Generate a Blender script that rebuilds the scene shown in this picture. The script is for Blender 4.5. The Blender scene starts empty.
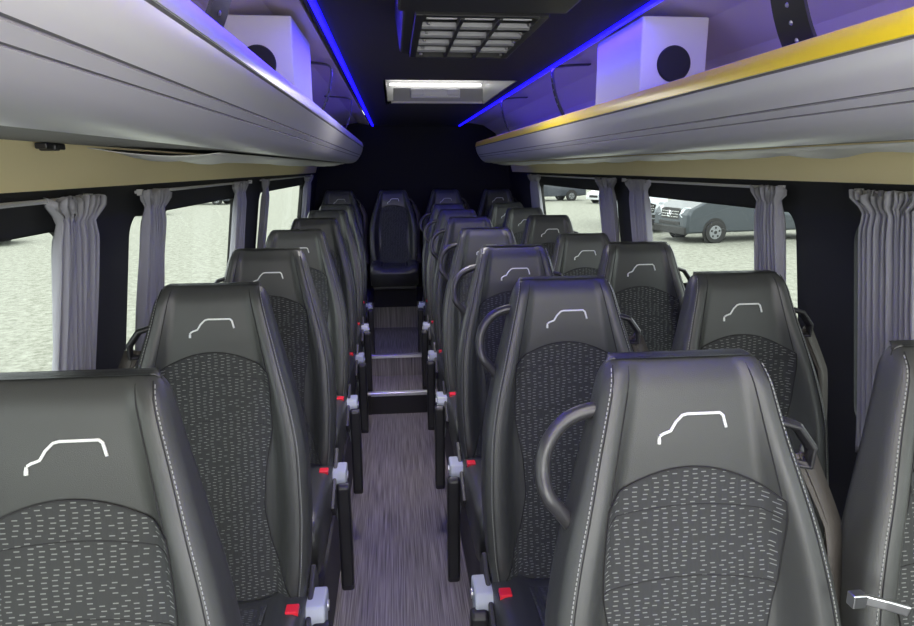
import bpy, bmesh, math, random
from mathutils import Vector, Matrix
random.seed(7)
PI = math.pi
S = bpy.context.scene
COL = S.collection

# ------------------------------------------------------------------ materials
def mat(name, color, rough=.5, metal=0., emit=None, estr=0., spec=.5, bump=None, noise=None, alpha=None):
    m = bpy.data.materials.new(name); m.use_nodes = True
    nt = m.node_tree; b = nt.nodes['Principled BSDF']
    b.inputs['Base Color'].default_value = (*color, 1)
    b.inputs['Roughness'].default_value = rough
    b.inputs['Metallic'].default_value = metal
    b.inputs['Specular IOR Level'].default_value = spec
    if emit:
        b.inputs['Emission Color'].default_value = (*emit, 1)
        b.inputs['Emission Strength'].default_value = estr
    tc = nt.nodes.new('ShaderNodeTexCoord')
    if bump:
        sc, st = bump
        n = nt.nodes.new('ShaderNodeTexNoise'); n.inputs['Scale'].default_value = sc; n.inputs['Detail'].default_value = 3
        bp = nt.nodes.new('ShaderNodeBump'); bp.inputs['Strength'].default_value = st; bp.inputs['Distance'].default_value = .002
        nt.links.new(tc.outputs['Object'], n.inputs['Vector']); nt.links.new(n.outputs['Fac'], bp.inputs['Height'])
        nt.links.new(bp.outputs['Normal'], b.inputs['Normal'])
    if noise:
        sc, amt = noise
        n = nt.nodes.new('ShaderNodeTexNoise'); n.inputs['Scale'].default_value = sc; n.inputs['Detail'].default_value = 4
        r = nt.nodes.new('ShaderNodeMapRange'); r.inputs['To Min'].default_value = 1 - amt; r.inputs['To Max'].default_value = 1 + amt
        mx = nt.nodes.new('ShaderNodeVectorMath'); mx.operation = 'SCALE'; mx.inputs[0].default_value = color
        nt.links.new(tc.outputs['Object'], n.inputs['Vector']); nt.links.new(n.outputs['Fac'], r.inputs['Value'])
        nt.links.new(r.outputs[0], mx.inputs['Scale']); nt.links.new(mx.outputs[0], b.inputs['Base Color'])
    return m

def mathn(nt, op, a, b=None):
    n = nt.nodes.new('ShaderNodeMath'); n.operation = op
    for i, v in enumerate((a, b)):
        if v is None: continue
        if isinstance(v, (int, float)): n.inputs[i].default_value = v
        else: nt.links.new(v, n.inputs[i])
    return n.outputs[0]

def fabric_mat(name, vertical=True):
    m = mat(name, (.055, .057, .058), .9, spec=.2)
    nt = m.node_tree; b = nt.nodes['Principled BSDF']
    tc = nt.nodes.new('ShaderNodeTexCoord'); sp = nt.nodes.new('ShaderNodeSeparateXYZ')
    nt.links.new(tc.outputs['Object'], sp.inputs[0])
    X = sp.outputs[0]; Z = sp.outputs[2 if vertical else 1]
    colw, rowh = .0160, .0076
    cu = mathn(nt, 'DIVIDE', mathn(nt, 'ADD', X, 10.), colw)
    ci = mathn(nt, 'FLOOR', cu); cf = mathn(nt, 'FRACT', cu)
    half = mathn(nt, 'MULTIPLY', mathn(nt, 'FRACT', mathn(nt, 'MULTIPLY', ci, .618)), 1.)
    rv = mathn(nt, 'ADD', mathn(nt, 'DIVIDE', mathn(nt, 'ADD', Z, 10.), rowh), half)
    ri = mathn(nt, 'FLOOR', rv); rf = mathn(nt, 'FRACT', rv)
    # horizontal jitter of every dash
    wn = nt.nodes.new('ShaderNodeTexWhiteNoise'); wn.noise_dimensions = '2D'
    cb = nt.nodes.new('ShaderNodeCombineXYZ'); nt.links.new(ci, cb.inputs[0]); nt.links.new(ri, cb.inputs[1])
    nt.links.new(cb.outputs[0], wn.inputs['Vector'])
    w = wn.outputs['Value']
    lo = mathn(nt, 'MULTIPLY', w, .42)
    inx = mathn(nt, 'MULTIPLY', mathn(nt, 'GREATER_THAN', cf, lo), mathn(nt, 'LESS_THAN', cf, mathn(nt, 'ADD', lo, .5)))
    inz = mathn(nt, 'LESS_THAN', rf, .24)
    keep = mathn(nt, 'GREATER_THAN', w, .12)
    dash = mathn(nt, 'MULTIPLY', mathn(nt, 'MULTIPLY', inx, inz), keep)
    # ribs of the weave
    rib = mathn(nt, 'ABSOLUTE', mathn(nt, 'SUBTRACT', mathn(nt, 'FRACT', mathn(nt, 'DIVIDE', mathn(nt, 'ADD', X, 10.), colw/2)), .5))
    mx = nt.nodes.new('ShaderNodeMix'); mx.data_type = 'RGBA'
    nt.links.new(dash, mx.inputs[0])
    mx.inputs[6].default_value = (.040, .042, .042, 1); mx.inputs[7].default_value = (.17, .175, .17, 1)
    nt.links.new(mx.outputs[2], b.inputs['Base Color'])
    h = mathn(nt, 'ADD', mathn(nt, 'MULTIPLY', rib, 1.), mathn(nt, 'MULTIPLY', dash, .5))
    bp = nt.nodes.new('ShaderNodeBump'); bp.inputs['Strength'].default_value = .5; bp.inputs['Distance'].default_value = .0015
    nt.links.new(h, bp.inputs['Height']); nt.links.new(bp.outputs['Normal'], b.inputs['Normal'])
    return m

def floor_mat():
    m = mat('striped_vinyl', (.15, .14, .15), .42)
    nt = m.node_tree; b = nt.nodes['Principled BSDF']
    tc = nt.nodes.new('ShaderNodeTexCoord'); mp = nt.nodes.new('ShaderNodeMapping')
    mp.inputs['Scale'].default_value = (220, 3.0, 3.0)
    n = nt.nodes.new('ShaderNodeTexNoise'); n.inputs['Scale'].default_value = 1; n.inputs['Detail'].default_value = 3
    nt.links.new(tc.outputs['Object'], mp.inputs[0]); nt.links.new(mp.outputs[0], n.inputs['Vector'])
    cr = nt.nodes.new('ShaderNodeValToRGB')
    cr.color_ramp.elements[0].position = .32; cr.color_ramp.elements[0].color = (.075, .068, .070, 1)
    cr.color_ramp.elements[1].position = .72; cr.color_ramp.elements[1].color = (.34, .315, .32, 1)
    nt.links.new(n.outputs['Fac'], cr.inputs[0]); nt.links.new(cr.outputs[0], b.inputs['Base Color'])
    return m

def gravel_mat():
    m = mat('pale_gravel', (.27, .27, .235), .95, spec=.1)
    nt = m.node_tree; b = nt.nodes['Principled BSDF']
    tc = nt.nodes.new('ShaderNodeTexCoord')
    n = nt.nodes.new('ShaderNodeTexNoise'); n.inputs['Scale'].default_value = 7; n.inputs['Detail'].default_value = 12; n.inputs['Roughness'].default_value = .85
    nt.links.new(tc.outputs['Object'], n.inputs['Vector'])
    cr = nt.nodes.new('ShaderNodeValToRGB')
    cr.color_ramp.elements[0].position = .36; cr.color_ramp.elements[0].color = (.105, .107, .085, 1)
    cr.color_ramp.elements[1].position = .62; cr.color_ramp.elements[1].color = (.29, .30, .262, 1)
    nt.links.new(n.outputs['Fac'], cr.inputs[0]); nt.links.new(cr.outputs[0], b.inputs['Base Color'])
    return m

def glass_mat():
    m = bpy.data.materials.new('window_glass'); m.use_nodes = True
    nt = m.node_tree; nt.nodes.clear()
    o = nt.nodes.new('ShaderNodeOutputMaterial'); t = nt.nodes.new('ShaderNodeBsdfTransparent'); g = nt.nodes.new('ShaderNodeBsdfGlossy')
    t.inputs[0].default_value = (.97, 1.0, .97, 1); g.inputs['Roughness'].default_value = .02
    x = nt.nodes.new('ShaderNodeMixShader'); x.inputs[0].default_value = .05
    nt.links.new(t.outputs[0], x.inputs[1]); nt.links.new(g.outputs[0], x.inputs[2]); nt.links.new(x.outputs[0], o.inputs[0])
    return m

M = dict(
 leather=mat('grey_leather', (.043, .045, .043), .36, bump=(900, .25), spec=.5),
 fabric=fabric_mat('dashed_fabric'), fabricseat=fabric_mat('dashed_fabric_cushion', False),
 seam=mat('dark_seam', (.012, .012, .013), .8),
 thread=mat('pale_thread', (.27, .28, .27), .7),
 silver=mat('silver_embroidery', (.75, .77, .75), .45),
 black=mat('black_plastic', (.018, .018, .020), .38),
 handle=mat('handle_plastic', (.030, .030, .032), .35),
 grey=mat('hinge_grey_plastic', (.38, .41, .46), .42),
 red=mat('red_button', (.75, .02, .04), .35),
 webbing=mat('seat_belt_webbing', (.048, .042, .037), .55, bump=(500, .4)),
 metal=mat('brushed_metal', (.62, .63, .65), .3, 1.),
 frame=mat('seat_frame_steel', (.035, .035, .037), .5),
 rack=mat('satin_rack', (.74, .75, .77), .28, .40),
 rackend=mat('rack_end_cream', (.62, .60, .55), .4),
 groove=mat('rack_groove', (.20, .20, .21), .6),
 yellow=mat('yellow_edge', (.95, .74, .02), .35),
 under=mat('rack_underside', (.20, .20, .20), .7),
 beige=mat('beige_liner', (.72, .63, .58), .8, bump=(300, .3)),
 cream=mat('cream_fabric', (.92, .80, .48), .85, bump=(400, .2)),
 ceil=mat('black_headliner', (.027, .025, .028), .9, bump=(350, .5)),
 wall=mat('black_wall_trim', (.014, .015, .018), .7, bump=(350, .3)),
 rear=mat('black_rear_wall', (.008, .008, .011), .9),
 led=mat('blue_led', (.02, .02, .8), .4, emit=(.004, .002, 1.), estr=6.),
 lamp=mat('white_lamp', (.9, .9, .9), .4, emit=(1, .98, .95), estr=4.),
 hatchside=mat('white_hatch_side', (.62, .62, .62), .4),
 hatch=mat('hatch_grey', (.30, .30, .31), .4),
 acblk=mat('ac_black', (.022, .022, .025), .45),
 slat=mat('ac_silver_slat', (.75, .75, .78), .4, .1),
 box=mat('white_box_laminate', (.66, .63, .63), .5),
 rung=mat('ac_rung_grey', (.26, .26, .28), .4, .1), rim=mat('wheel_rim', (.20, .21, .22), .4, .3), speaker=mat('speaker_mesh', (.010, .010, .012), .6, bump=(1500, .6)),
 curtain=mat('grey_curtain', (.31, .31, .345), .85, spec=.15, bump=(700, .3)),
 rail=mat('pale_rail', (.62, .62, .64), .4, .3),
 film=mat('white_film', (.78, .78, .76), .35),
 floor=floor_mat(), nosing=mat('aluminium_nosing', (.72, .73, .76), .28, .8),
 riser=mat('black_riser', (.014, .013, .016), .6),
 platform=mat('dark_platform', (.05, .048, .052), .7),
 gravel=gravel_mat(), glass=glass_mat(),
 rubber=mat('rubber', (.012, .012, .012), .7),
 vangrey=mat('van_grey_paint', (.062, .072, .082), .25, .4), vanwhite=mat('white_paint', (.62, .64, .66), .3),
 vansilver=mat('silver_paint', (.30, .33, .36), .28, .4), blackpaint=mat('dark_paint', (.03, .035, .045), .3),
 carglass=mat('car_glass', (.02, .025, .03), .08), lens=mat('headlight_lens', (.60, .64, .68), .12),
 chrome=mat('chrome', (.75, .76, .78), .15, 1.),
)

# ------------------------------------------------------------------ mesh helpers
def link(name, bm, m, parent=None, smooth=False, bevel=0, seg=2, mats=None):
    bmesh.ops.recalc_face_normals(bm, faces=bm.faces)
    me = bpy.data.meshes.new(name); bm.to_mesh(me); bm.free()
    for k in (mats or [m]): me.materials.append(k)
    if smooth:
        for p in me.polygons: p.use_smooth = True
    o = bpy.data.objects.new(name, me); COL.objects.link(o)
    if parent: o.parent = parent
    if bevel:
        b = o.modifiers.new('bevel', 'BEVEL'); b.width = bevel; b.segments = seg; b.limit_method = 'ANGLE'; b.angle_limit = .6
    return o

def bx(bm, x0, x1, y0, y1, z0, z1, mi=0):
    v = [bm.verts.new(p) for p in ((x0,y0,z0),(x1,y0,z0),(x1,y1,z0),(x0,y1,z0),(x0,y0,z1),(x1,y0,z1),(x1,y1,z1),(x0,y1,z1))]
    for f in ((0,3,2,1),(4,5,6,7),(0,1,5,4),(1,2,6,5),(2,3,7,6),(3,0,4,7)):
        bm.faces.new([v[i] for i in f]).material_index = mi
    return v

def tube(bm, pts, r, n=8, flat=None, up=None, caps=True):
    """sweep; flat=(a,b) makes a rounded flat bar of half sizes a,b (a along 'up')"""
    pts = [Vector(p) for p in pts]; rings = []
    for i, p in enumerate(pts):
        d = (pts[min(i+1, len(pts)-1)] - pts[max(i-1, 0)]).normalized()
        u0 = Vector(up) if up else (Vector((0,0,1)) if abs(d.z) < .9 else Vector((1,0,0)))
        s = d.cross(u0).normalized(); u = s.cross(d).normalized()
        ring = []
        for k in range(n):
            a = 2*PI*(k+.5)/n
            if flat:
                ca, sa = math.cos(a), math.sin(a)
                q = max(abs(ca), abs(sa))
                e = p + u*(flat[0]*ca/q) + s*(flat[1]*sa/q)
            else:
                rr = r[i] if isinstance(r, (list, tuple)) else r
                e = p + u*(rr*math.cos(a)) + s*(rr*math.sin(a))
            ring.append(bm.verts.new(e))
        rings.append(ring)
    for a, b in zip(rings, rings[1:]):
        for k in range(n): bm.faces.new((a[k], a[(k+1) % n], b[(k+1) % n], b[k]))
    if caps: bm.faces.new(rings[0][::-1]); bm.faces.new(rings[-1])

def prism(bm, prof, f):
    """prof: list of 2d; f(p, side) -> 3d for side 0/1"""
    a = [bm.verts.new(f(p, 0)) for p in prof]; b = [bm.verts.new(f(p, 1)) for p in prof]
    n = len(prof); bm.faces.new(a); bm.faces.new(b[::-1])
    for i in range(n): bm.faces.new((a[i], b[i], b[(i+1) % n], a[(i+1) % n]))

def grid(bm, nu, nv, f):
    v = [[bm.verts.new(f(i/nu, j/nv)) for j in range(nv+1)] for i in range(nu+1)]
    for i in range(nu):
        for j in range(nv): bm.faces.new((v[i][j], v[i+1][j], v[i+1][j+1], v[i][j+1]))
    return v

def disc(bm, c, r, n, axis, h, r2=None):
    """short cylinder; axis unit vector"""
    a = Vector(axis).normalized(); s = a.orthogonal().normalized(); t = a.cross(s); c = Vector(c)
    r2 = r if r2 is None else r2
    A = [bm.verts.new(c + s*r*math.cos(2*PI*k/n) + t*r*math.sin(2*PI*k/n)) for k in range(n)]
    B = [bm.verts.new(c + a*h + s*r2*math.cos(2*PI*k/n) + t*r2*math.sin(2*PI*k/n)) for k in range(n)]
    bm.faces.new(A[::-1]); bm.faces.new(B)
    for k in range(n): bm.faces.new((A[k], A[(k+1) % n], B[(k+1) % n], B[k]))

def tag(o, label=None, cat=None, group=None, kind=None):
    if label: o['label'] = label
    if cat: o['category'] = cat
    if group: o['group'] = group
    if kind: o['kind'] = kind
    return o
def empty(name, loc, rz=0):
    o = bpy.data.objects.new(name, None); COL.objects.link(o); o.empty_display_size = .1
    o.location = loc; o.rotation_euler = (0, 0, rz); return o
def struct(name, bm, m, **k):
    o = link(name, bm, m, **k); o['kind'] = 'structure'; return o
def copy_tree(o, parent=None):
    c = o.copy(); COL.objects.link(c)
    if parent: c.parent = parent
    for ch in list(o.children): copy_tree(ch, c)
    return c
def interp(t, tab):
    if t <= tab[0][0]: return tab[0][1]
    for (a, x), (b, y) in zip(tab, tab[1:]):
        if t <= b:
            k = (t-a)/(b-a); k = k*k*(3-2*k) if False else k
            return x + (y-x)*k
    return tab[-1][1]
def smooth_tab(tab, n=60, it=5):
    v = [interp(tab[0][0] + (tab[-1][0]-tab[0][0])*i/n, tab) for i in range(n+1)]
    for _ in range(it): v = [v[0]] + [(v[i-1]+2*v[i]+v[i+1])/4 for i in range(1, n)] + [v[-1]]
    return [(tab[0][0] + (tab[-1][0]-tab[0][0])*i/n, x) for i, x in enumerate(v)]

# ------------------------------------------------------------------ setting dims
CX = .225                                    # centre line of the cabin
Y0, Y1 = -1.5, 6.9
ZL = 2.296
def xw(z):                                   # right wall inner face
    if z > 1.825: return 1.23 - .3*(z-1.825)
    return 1.23 + .14*(1.825 - max(z, .9))
def sx(side, x): return x if side > 0 else 2*CX - x

# floor, steps, platforms
bm = bmesh.new(); bx(bm, -.3, .3, Y0, 4.73, -.04, 0); struct('floor', bm, M['floor'])
bm = bmesh.new(); bx(bm, -.3, .3, 4.73, 5.15, -.04, .170); bx(bm, -.3, .3, 5.15, 6.1, -.04, .35)
struct('floor_steps', bm, M['floor'])
for side, nm in ((-1, 'left'), (1, 'right')):
    xi = .3; xo = xw(.3)
    bm = bmesh.new()
    if side > 0: bx(bm, xi, xo, Y0, 6.1, -.04, .35)
    else: bx(bm, 2*CX - xo, -xi, Y0, 6.1, -.04, .35)
    struct('floor_platform_' + nm, bm, M['platform'])
bm = bmesh.new(); bx(bm, 2*CX - xw(.3), xw(.3), 6.1, Y1, -.04, .60); struct('floor_platform_rear', bm, M['floor'])
bm = bmesh.new(); bx(bm, -.3, .3, 4.722, 4.73, .0, .155); bx(bm, -.3, -.215, 4.716, 4.7225, 0, .155)
struct('trim_1', bm, M['riser'])
for i, (y, z) in enumerate(((4.73, .17), (5.15, .35))):
    bm = bmesh.new(); prism(bm, [(y-.012, z-.022), (y-.014, z+.002), (y-.008, z+.006), (y+.028, z+.006), (y+.028, z-.0), (y-.003, z-.0), (y-.003, z-.022)],
                            lambda p, s: ((-.3, .3)[s], p[0], p[1]))
    o = link('step_nosing', bm, M['nosing'])
    tag(o, ('silver aluminium nosing on the lower aisle step', 'silver aluminium nosing on the upper aisle step')[i], 'step edge', 'step nosings')
    o.location = (0, 0, 0)

# ceiling with hatch hole
HX0, HX1, HY0, HY1 = -.03, .63, 3.37, 4.58
bm = bmesh.new()
for a in ((-.22, .70+.0, Y0, HY0), (-.22, .70, HY1, Y1), (-.22, HX0, HY0, HY1), (HX1, .70, HY0, HY1)):
    bx(bm, a[0], a[1], a[2], a[3], ZL, ZL+.02)
struct('ceiling', bm, M['ceil'])
# beige roof liner above the racks
for side, nm in ((-1, 'left'), (1, 'right')):
    prof = [(.685, 2.300), (.80, 2.325), (.95, 2.30), (1.08, 2.22), (1.150, 2.09), (1.17, 2.09), (1.10, 2.235), (.96, 2.32), (.80, 2.345), (.685, 2.32)]
    bm = bmesh.new(); prism(bm, prof, lambda p, s: (sx(side, p[0]), (Y0, Y1)[s], p[1]))
    struct('ceiling_liner_' + nm, bm, M['beige'], smooth=False)

# side walls with rounded window holes
GT, GB = 1.735, 1.12
def wall_side(side, holes, nm):
    bm = bmesh.new()
    def P(y, z, off=0): return (sx(side, xw(z) + off), y, z)
    def quad(y0, y1, z0, z1, nz=1):
        for k in range(nz):
            a, b = z0 + (z1-z0)*k/nz, z0 + (z1-z0)*(k+1)/nz
            bm.faces.new([bm.verts.new(P(*q)) for q in ((y0, a), (y1, a), (y1, b), (y0, b))])
    TOP = 1.825
    quad(Y0, Y1, -.04, .9); quad(Y0, Y1, .9, GB-.06); quad(Y0, Y1, TOP, 2.12)
    edges = [Y0]
    for a, b in holes: edges += [a-.04, b+.04]
    edges.append(Y1)
    for k in range(0, len(edges), 2):
        if edges[k+1] > edges[k]: quad(edges[k], edges[k+1], GB-.06, TOP)
    for a, b in holes:
        inner = rrect(a, b, GB, GT, .07)
        A, B, C, D = a-.04, b+.04, GB-.06, TOP
        outer = []
        cy, cz = (a+b)/2, (GB+GT)/2
        for (y, z) in inner:
            sy = (B if y > cy else A); sz = (D if z > cz else C)
            onY = y in (a, b) or abs(y-a) < 1e-6 or abs(y-b) < 1e-6
            onZ = abs(z-GB) < 1e-6 or abs(z-GT) < 1e-6
            if onY and not onZ: outer.append((sy, z))
            elif onZ and not onY: outer.append((y, sz))
            else:
                dy = min(abs(y-a), abs(y-b)); dz = min(abs(z-GB), abs(z-GT))
                if abs(dy-dz) < 1e-4: outer.append((sy, sz))
                elif dy < dz: outer.append((sy, z))
                else: outer.append((y, sz))
        vi = [bm.verts.new(P(*q)) for q in inner]; vo = [bm.verts.new(P(*q)) for q in outer]
        vd = [bm.verts.new(P(q[0], q[1], .055)) for q in inner]
        n = len(inner)
        for i in range(n):
            j = (i+1) % n
            bm.faces.new((vi[i], vi[j], vo[j], vo[i])); bm.faces.new((vi[i], vi[j], vd[j], vd[i]))
    bmesh.ops.remove_doubles(bm, verts=bm.verts, dist=1e-5)
    bm2 = bm
    struct('wall_' + nm, bm2, M['wall'])
    # outer skin so that the wall has thickness and blocks light
    bm = bmesh.new()
    def Q(y, z): return (sx(side, xw(z) + .056), y, z)
    def quad2(y0, y1, z0, z1):
        bm.faces.new([bm.verts.new(Q(*q)) for q in ((y0, z0), (y1, z0), (y1, z1), (y0, z1))])
    quad2(Y0, Y1, -.04, .9); quad2(Y0, Y1, .9, GB); quad2(Y0, Y1, GT, 2.12)
    ed = [Y0]
    for a, b in holes: ed += [a, b]
    ed.append(Y1)
    for k in range(0, len(ed), 2):
        if ed[k+1] > ed[k]: quad2(ed[k], ed[k+1], GB, GT)
    struct('wall_outer_' + nm, bm, M['wall'])

def rrect(a, b, c, d, r, n=6):
    pts = []
    for (cx, cy, s) in ((b-r, d-r, 0), (a+r, d-r, 1), (a+r, c+r, 2), (b-r, c+r, 3)):
        for k in range(n+1):
            t = (s + k/n)*PI/2; pts.append((cx + r*math.cos(t), cy + r*math.sin(t)))
    return pts

HL = [(-1.2, 1.72), (2.03, 3.50), (3.96, 6.05)]
HR = [(-1.2, 1.64), (1.90, 3.27), (3.55, 5.60)]
wall_side(-1, HL, 'left'); wall_side(1, HR, 'right')
wn = 0
for side, holes in ((-1, HL), (1, HR)):
    for a, b in holes:
        wn += 1
        inner = rrect(a, b, GB, GT, .07); inner2 = rrect(a+.012, b-.012, GB+.012, GT-.012, .06)
        bm = bmesh.new(); n = len(inner)
        def Pq(q, off): return (sx(side, xw(q[1]) + off), q[0], q[1])
        L = [[bm.verts.new(Pq(q, o)) for q in rr] for rr, o in ((inner, .030), (inner2, .030), (inner2, .052), (inner, .052))]
        for u in range(4):
            for i in range(n):
                j = (i+1) % n; bm.faces.new((L[u][i], L[u][j], L[(u+1) % 4][j], L[(u+1) % 4][i]))
        w = struct('window_%d' % wn, bm, M['rubber'])
        bm = bmesh.new()
        A = [bm.verts.new(Pq(q, .038)) for q in inner2]; B = [bm.verts.new(Pq(q, .043)) for q in inner2]
        bm.faces.new(A[::-1]); bm.faces.new(B)
        for i in range(n): bm.faces.new((A[i], A[(i+1) % n], B[(i+1) % n], B[i]))
        link('pane', bm, M['glass'], w)
# rear wall and front bulkhead with windscreen opening
bm = bmesh.new(); bx(bm, 2*CX-1.36, 1.36, Y1, Y1+.03, -.04, 2.40); struct('wall_rear', bm, M['rear'])
bm = bmesh.new(); bx(bm, 2*CX-1.36, 1.36, Y0-.03, Y0, -.04, .62); bx(bm, 2*CX-1.36, 1.36, Y0-.03, Y0, 2.2, 2.40)
struct('wall_front', bm, M['wall'])
bm = bmesh.new(); bx(bm, 2*CX-1.33, 1.33, Y0-.02, Y0-.015, .62, 2.2); struct('window_7', bm, M['glass'])
bm = bmesh.new()
prism(bm, [(-.92, 2.12), (-.72, 2.34), (-.4, 2.46), (.85, 2.46), (1.17, 2.34), (1.37, 2.12), (1.35, 2.10), (1.15, 2.325), (.84, 2.445), (-.39, 2.445), (-.70, 2.325), (-.90, 2.10)],
      lambda p, s: (p[0], (Y0, Y1)[s], p[1]))
struct('ceiling_outer', bm, M['vanwhite'])
# cream panels
for side, nm in ((-1, 'left'), (1, 'right')):
    bm = bmesh.new()
    prof = [(xw(1.825)-.001, 1.825), (xw(1.96)-.001, 1.96), (xw(1.96)-.010, 1.96), (xw(1.825)-.010, 1.825)]
    prism(bm, prof, lambda p, s: (sx(side, p[0]), (Y0+.1, 6.65)[s], p[1]))
    struct('trim_' + ('2' if side < 0 else '3'), bm, M['cream'])

# ------------------------------------------------------------------ luggage racks
def rack(side, label, yend=5.75, ystart=-.7):
    # profile (x on the right side, z), from the lip over the nose to the wall
    Z = 1.87
    outer = [(.712, .200), (.703, .206), (.698, .203), (.694, .192), (.692, .180), (.690, .168)]
    nose = [(.690, .168), (.6935, .1655), (.691, .163), (.694, .145), (.702, .122), (.711, .104), (.7140, .1027), (.7135, .100), (.722, .088),
            (.7245, .0872), (.7238, .0850), (.735, .070), (.752, .054), (.775, .043), (.80, .039)]
    root = empty('luggage_rack', (0, ystart, 0))
    tag(root, label, 'luggage rack', 'overhead racks')
    prof = outer + nose[1:] + [(.84, .050), (.84, .060), (.80, .052), (.765, .066), (.735, .10), (.712, .145), (.712, .20)][0:]
    ny = 3
    def shell(pr, name, m, tip=True, mi=None, mats=None):
        bm = bmesh.new(); ys = [ystart + (yend-.30-ystart)*k/10 for k in range(11)]
        rings = []
        for y in ys: rings.append([bm.verts.new((sx(side, p[0]), y-ystart, p[1]+Z)) for p in pr])
        if tip:   # the nose curls back to the wall at its far end
            cxp = 1.0
            for k in range(1, 11):
                a = k/10*PI/2
                yy = yend-.30 + .30*math.sin(a); sh = (1-math.cos(a))
                rings.append([bm.verts.new((sx(side, p[0] + (cxp-p[0])*sh*.85), yy-ystart, p[1]+Z)) for p in pr])
        n = len(pr)
        for A, B in zip(rings, rings[1:]):
            for i in range(n):
                j = (i+1) % n
                f = bm.faces.new((A[i], A[j], B[j], B[i]))
                if mi: f.material_index = mi(i)
        bm.faces.new(rings[0]); bm.faces.new(rings[-1][::-1])
        o = link(name, bm, m, root, smooth=False, mats=mats)
        for p in o.data.polygons: p.use_smooth = True
        o.modifiers.new('es', 'EDGE_SPLIT').split_angle = math.radians(24)
        return o
    gi = {6, 7, 11, 12, 14, 15} 
    def mi(i):
        if i >= len(prof)-1: return 0
        a = prof[i]; b = prof[(i+1) % len(prof)]
        d = math.hypot(a[0]-b[0], a[1]-b[1])
        key = {(.690, .168), (.6935, .1655), (.711, .104), (.7140, .1027), (.722, .088), (.7245, .0872)}
        return 1 if a in key else 0
    shell(prof, 'nose_profile', M['rack'], mi=mi, mats=[M['rack'], M['groove']])
    # lip edge: yellow on the right, grey on the left
    ed = [(.7115, .2005), (.703, .2085), (.697, .2055), (.6915, .193), (.6885, .180), (.6875, .169), (.691, .169), (.694, .185), (.70, .20)]
    eo = shell(ed, 'edge_strip', M['yellow'] if side > 0 else M['rack'])
    if side > 0: eo['label'] = 'yellow edge strip'
    # shelf
    sh = [(.715, .118), (.74, .105), (1.15, .115), (1.15, .105), (.74, .095), (.715, .108)]
    bm = bmesh.new(); prism(bm, sh, lambda p, s: (sx(side, p[0]), (0, yend-ystart-.35)[s], p[1]+Z)); link('shelf', bm, M['beige'], root)
    # underside panel
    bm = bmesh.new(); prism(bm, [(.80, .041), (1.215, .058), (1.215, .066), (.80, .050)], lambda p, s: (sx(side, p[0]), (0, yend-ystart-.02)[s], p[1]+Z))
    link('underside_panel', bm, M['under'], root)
    # end cap (cream, curved tip)
    bm = bmesh.new()
    tipc = [(.86, .03), (.86, .20), (1.15, .20), (1.15, .06)]
    prism(bm, tipc, lambda p, s: (sx(side, p[0]), (yend-.36-ystart, yend-.03-ystart)[s], p[1]+Z)) 
    link('end_cap', bm, M['rackend'], root, bevel=.02)
    # creased protective film under the rack
    bm = bmesh.new(); rnd = random.Random(3+side)
    nseg = 150; y_a, y_b = (1.62 if side < 0 else .3) - ystart, yend-ystart-.15
    ph = [rnd.uniform(0, 6.28) for _ in range(6)]
    def fz(u, v):
        y = y_a + (y_b-y_a)*u; e = v
        x = .86 + .30*v
        w = .006*math.sin(y*9+ph[0]) + .004*math.sin(y*23+ph[1]+3*v) + .003*math.sin(y*61+ph[2]) + .002*math.sin(y*131+ph[3])
        return (sx(side, x), y, Z + .038 + .012*v - .010*math.sin(PI*v) - (abs(w)*1.2 + .007*max(0, math.sin(y*37+ph[4]+math.sin(y*11)*2))**3)*math.sin(PI*min(v*1.05, 1)))
    grid(bm, nseg, 8, fz)
    o = link('protective_film', bm, M['film'], root, smooth=True); o['label'] = 'creased white protective film'
    md = o.modifiers.new('s', 'SOLIDIFY'); md.thickness = .0015
    if side < 0:
        bm = bmesh.new(); bx(bm, -.735, -.71, 1.44-ystart, 1.52-ystart, 1.912, 1.925); bx(bm, -.74, -.705, 1.465-ystart, 1.485-ystart, 1.909, 1.922)
        link('clip', bm, M['black'], root, bevel=.003)
    return root
rack(-1, 'grey overhead luggage rack along the left windows, plain edge')
rack(1, 'grey overhead luggage rack along the right windows with yellow edge')

# LED strips
for side, lb in ((-1, 'glowing blue light strip along the left edge of the black ceiling'), (1, 'glowing blue light strip along the right edge of the black ceiling')):
    bm = bmesh.new(); x = .70
    xs = sorted((sx(side, x-.016), sx(side, x+.006)))
    if side < 0: xs = [-.205, -.187]
    else: xs = [.685, .703]
    bx(bm, xs[0], xs[1], 0, 7.0+.5, -.010, .0)
    o = link('led_strip', bm, M['led'], bevel=.003); o.location = (0, -.65, ZL-.0005)
    bm2 = None
    tag(o, lb, 'light strip', 'blue ceiling light strips')
for side in (-1, 1):
    pass

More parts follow.
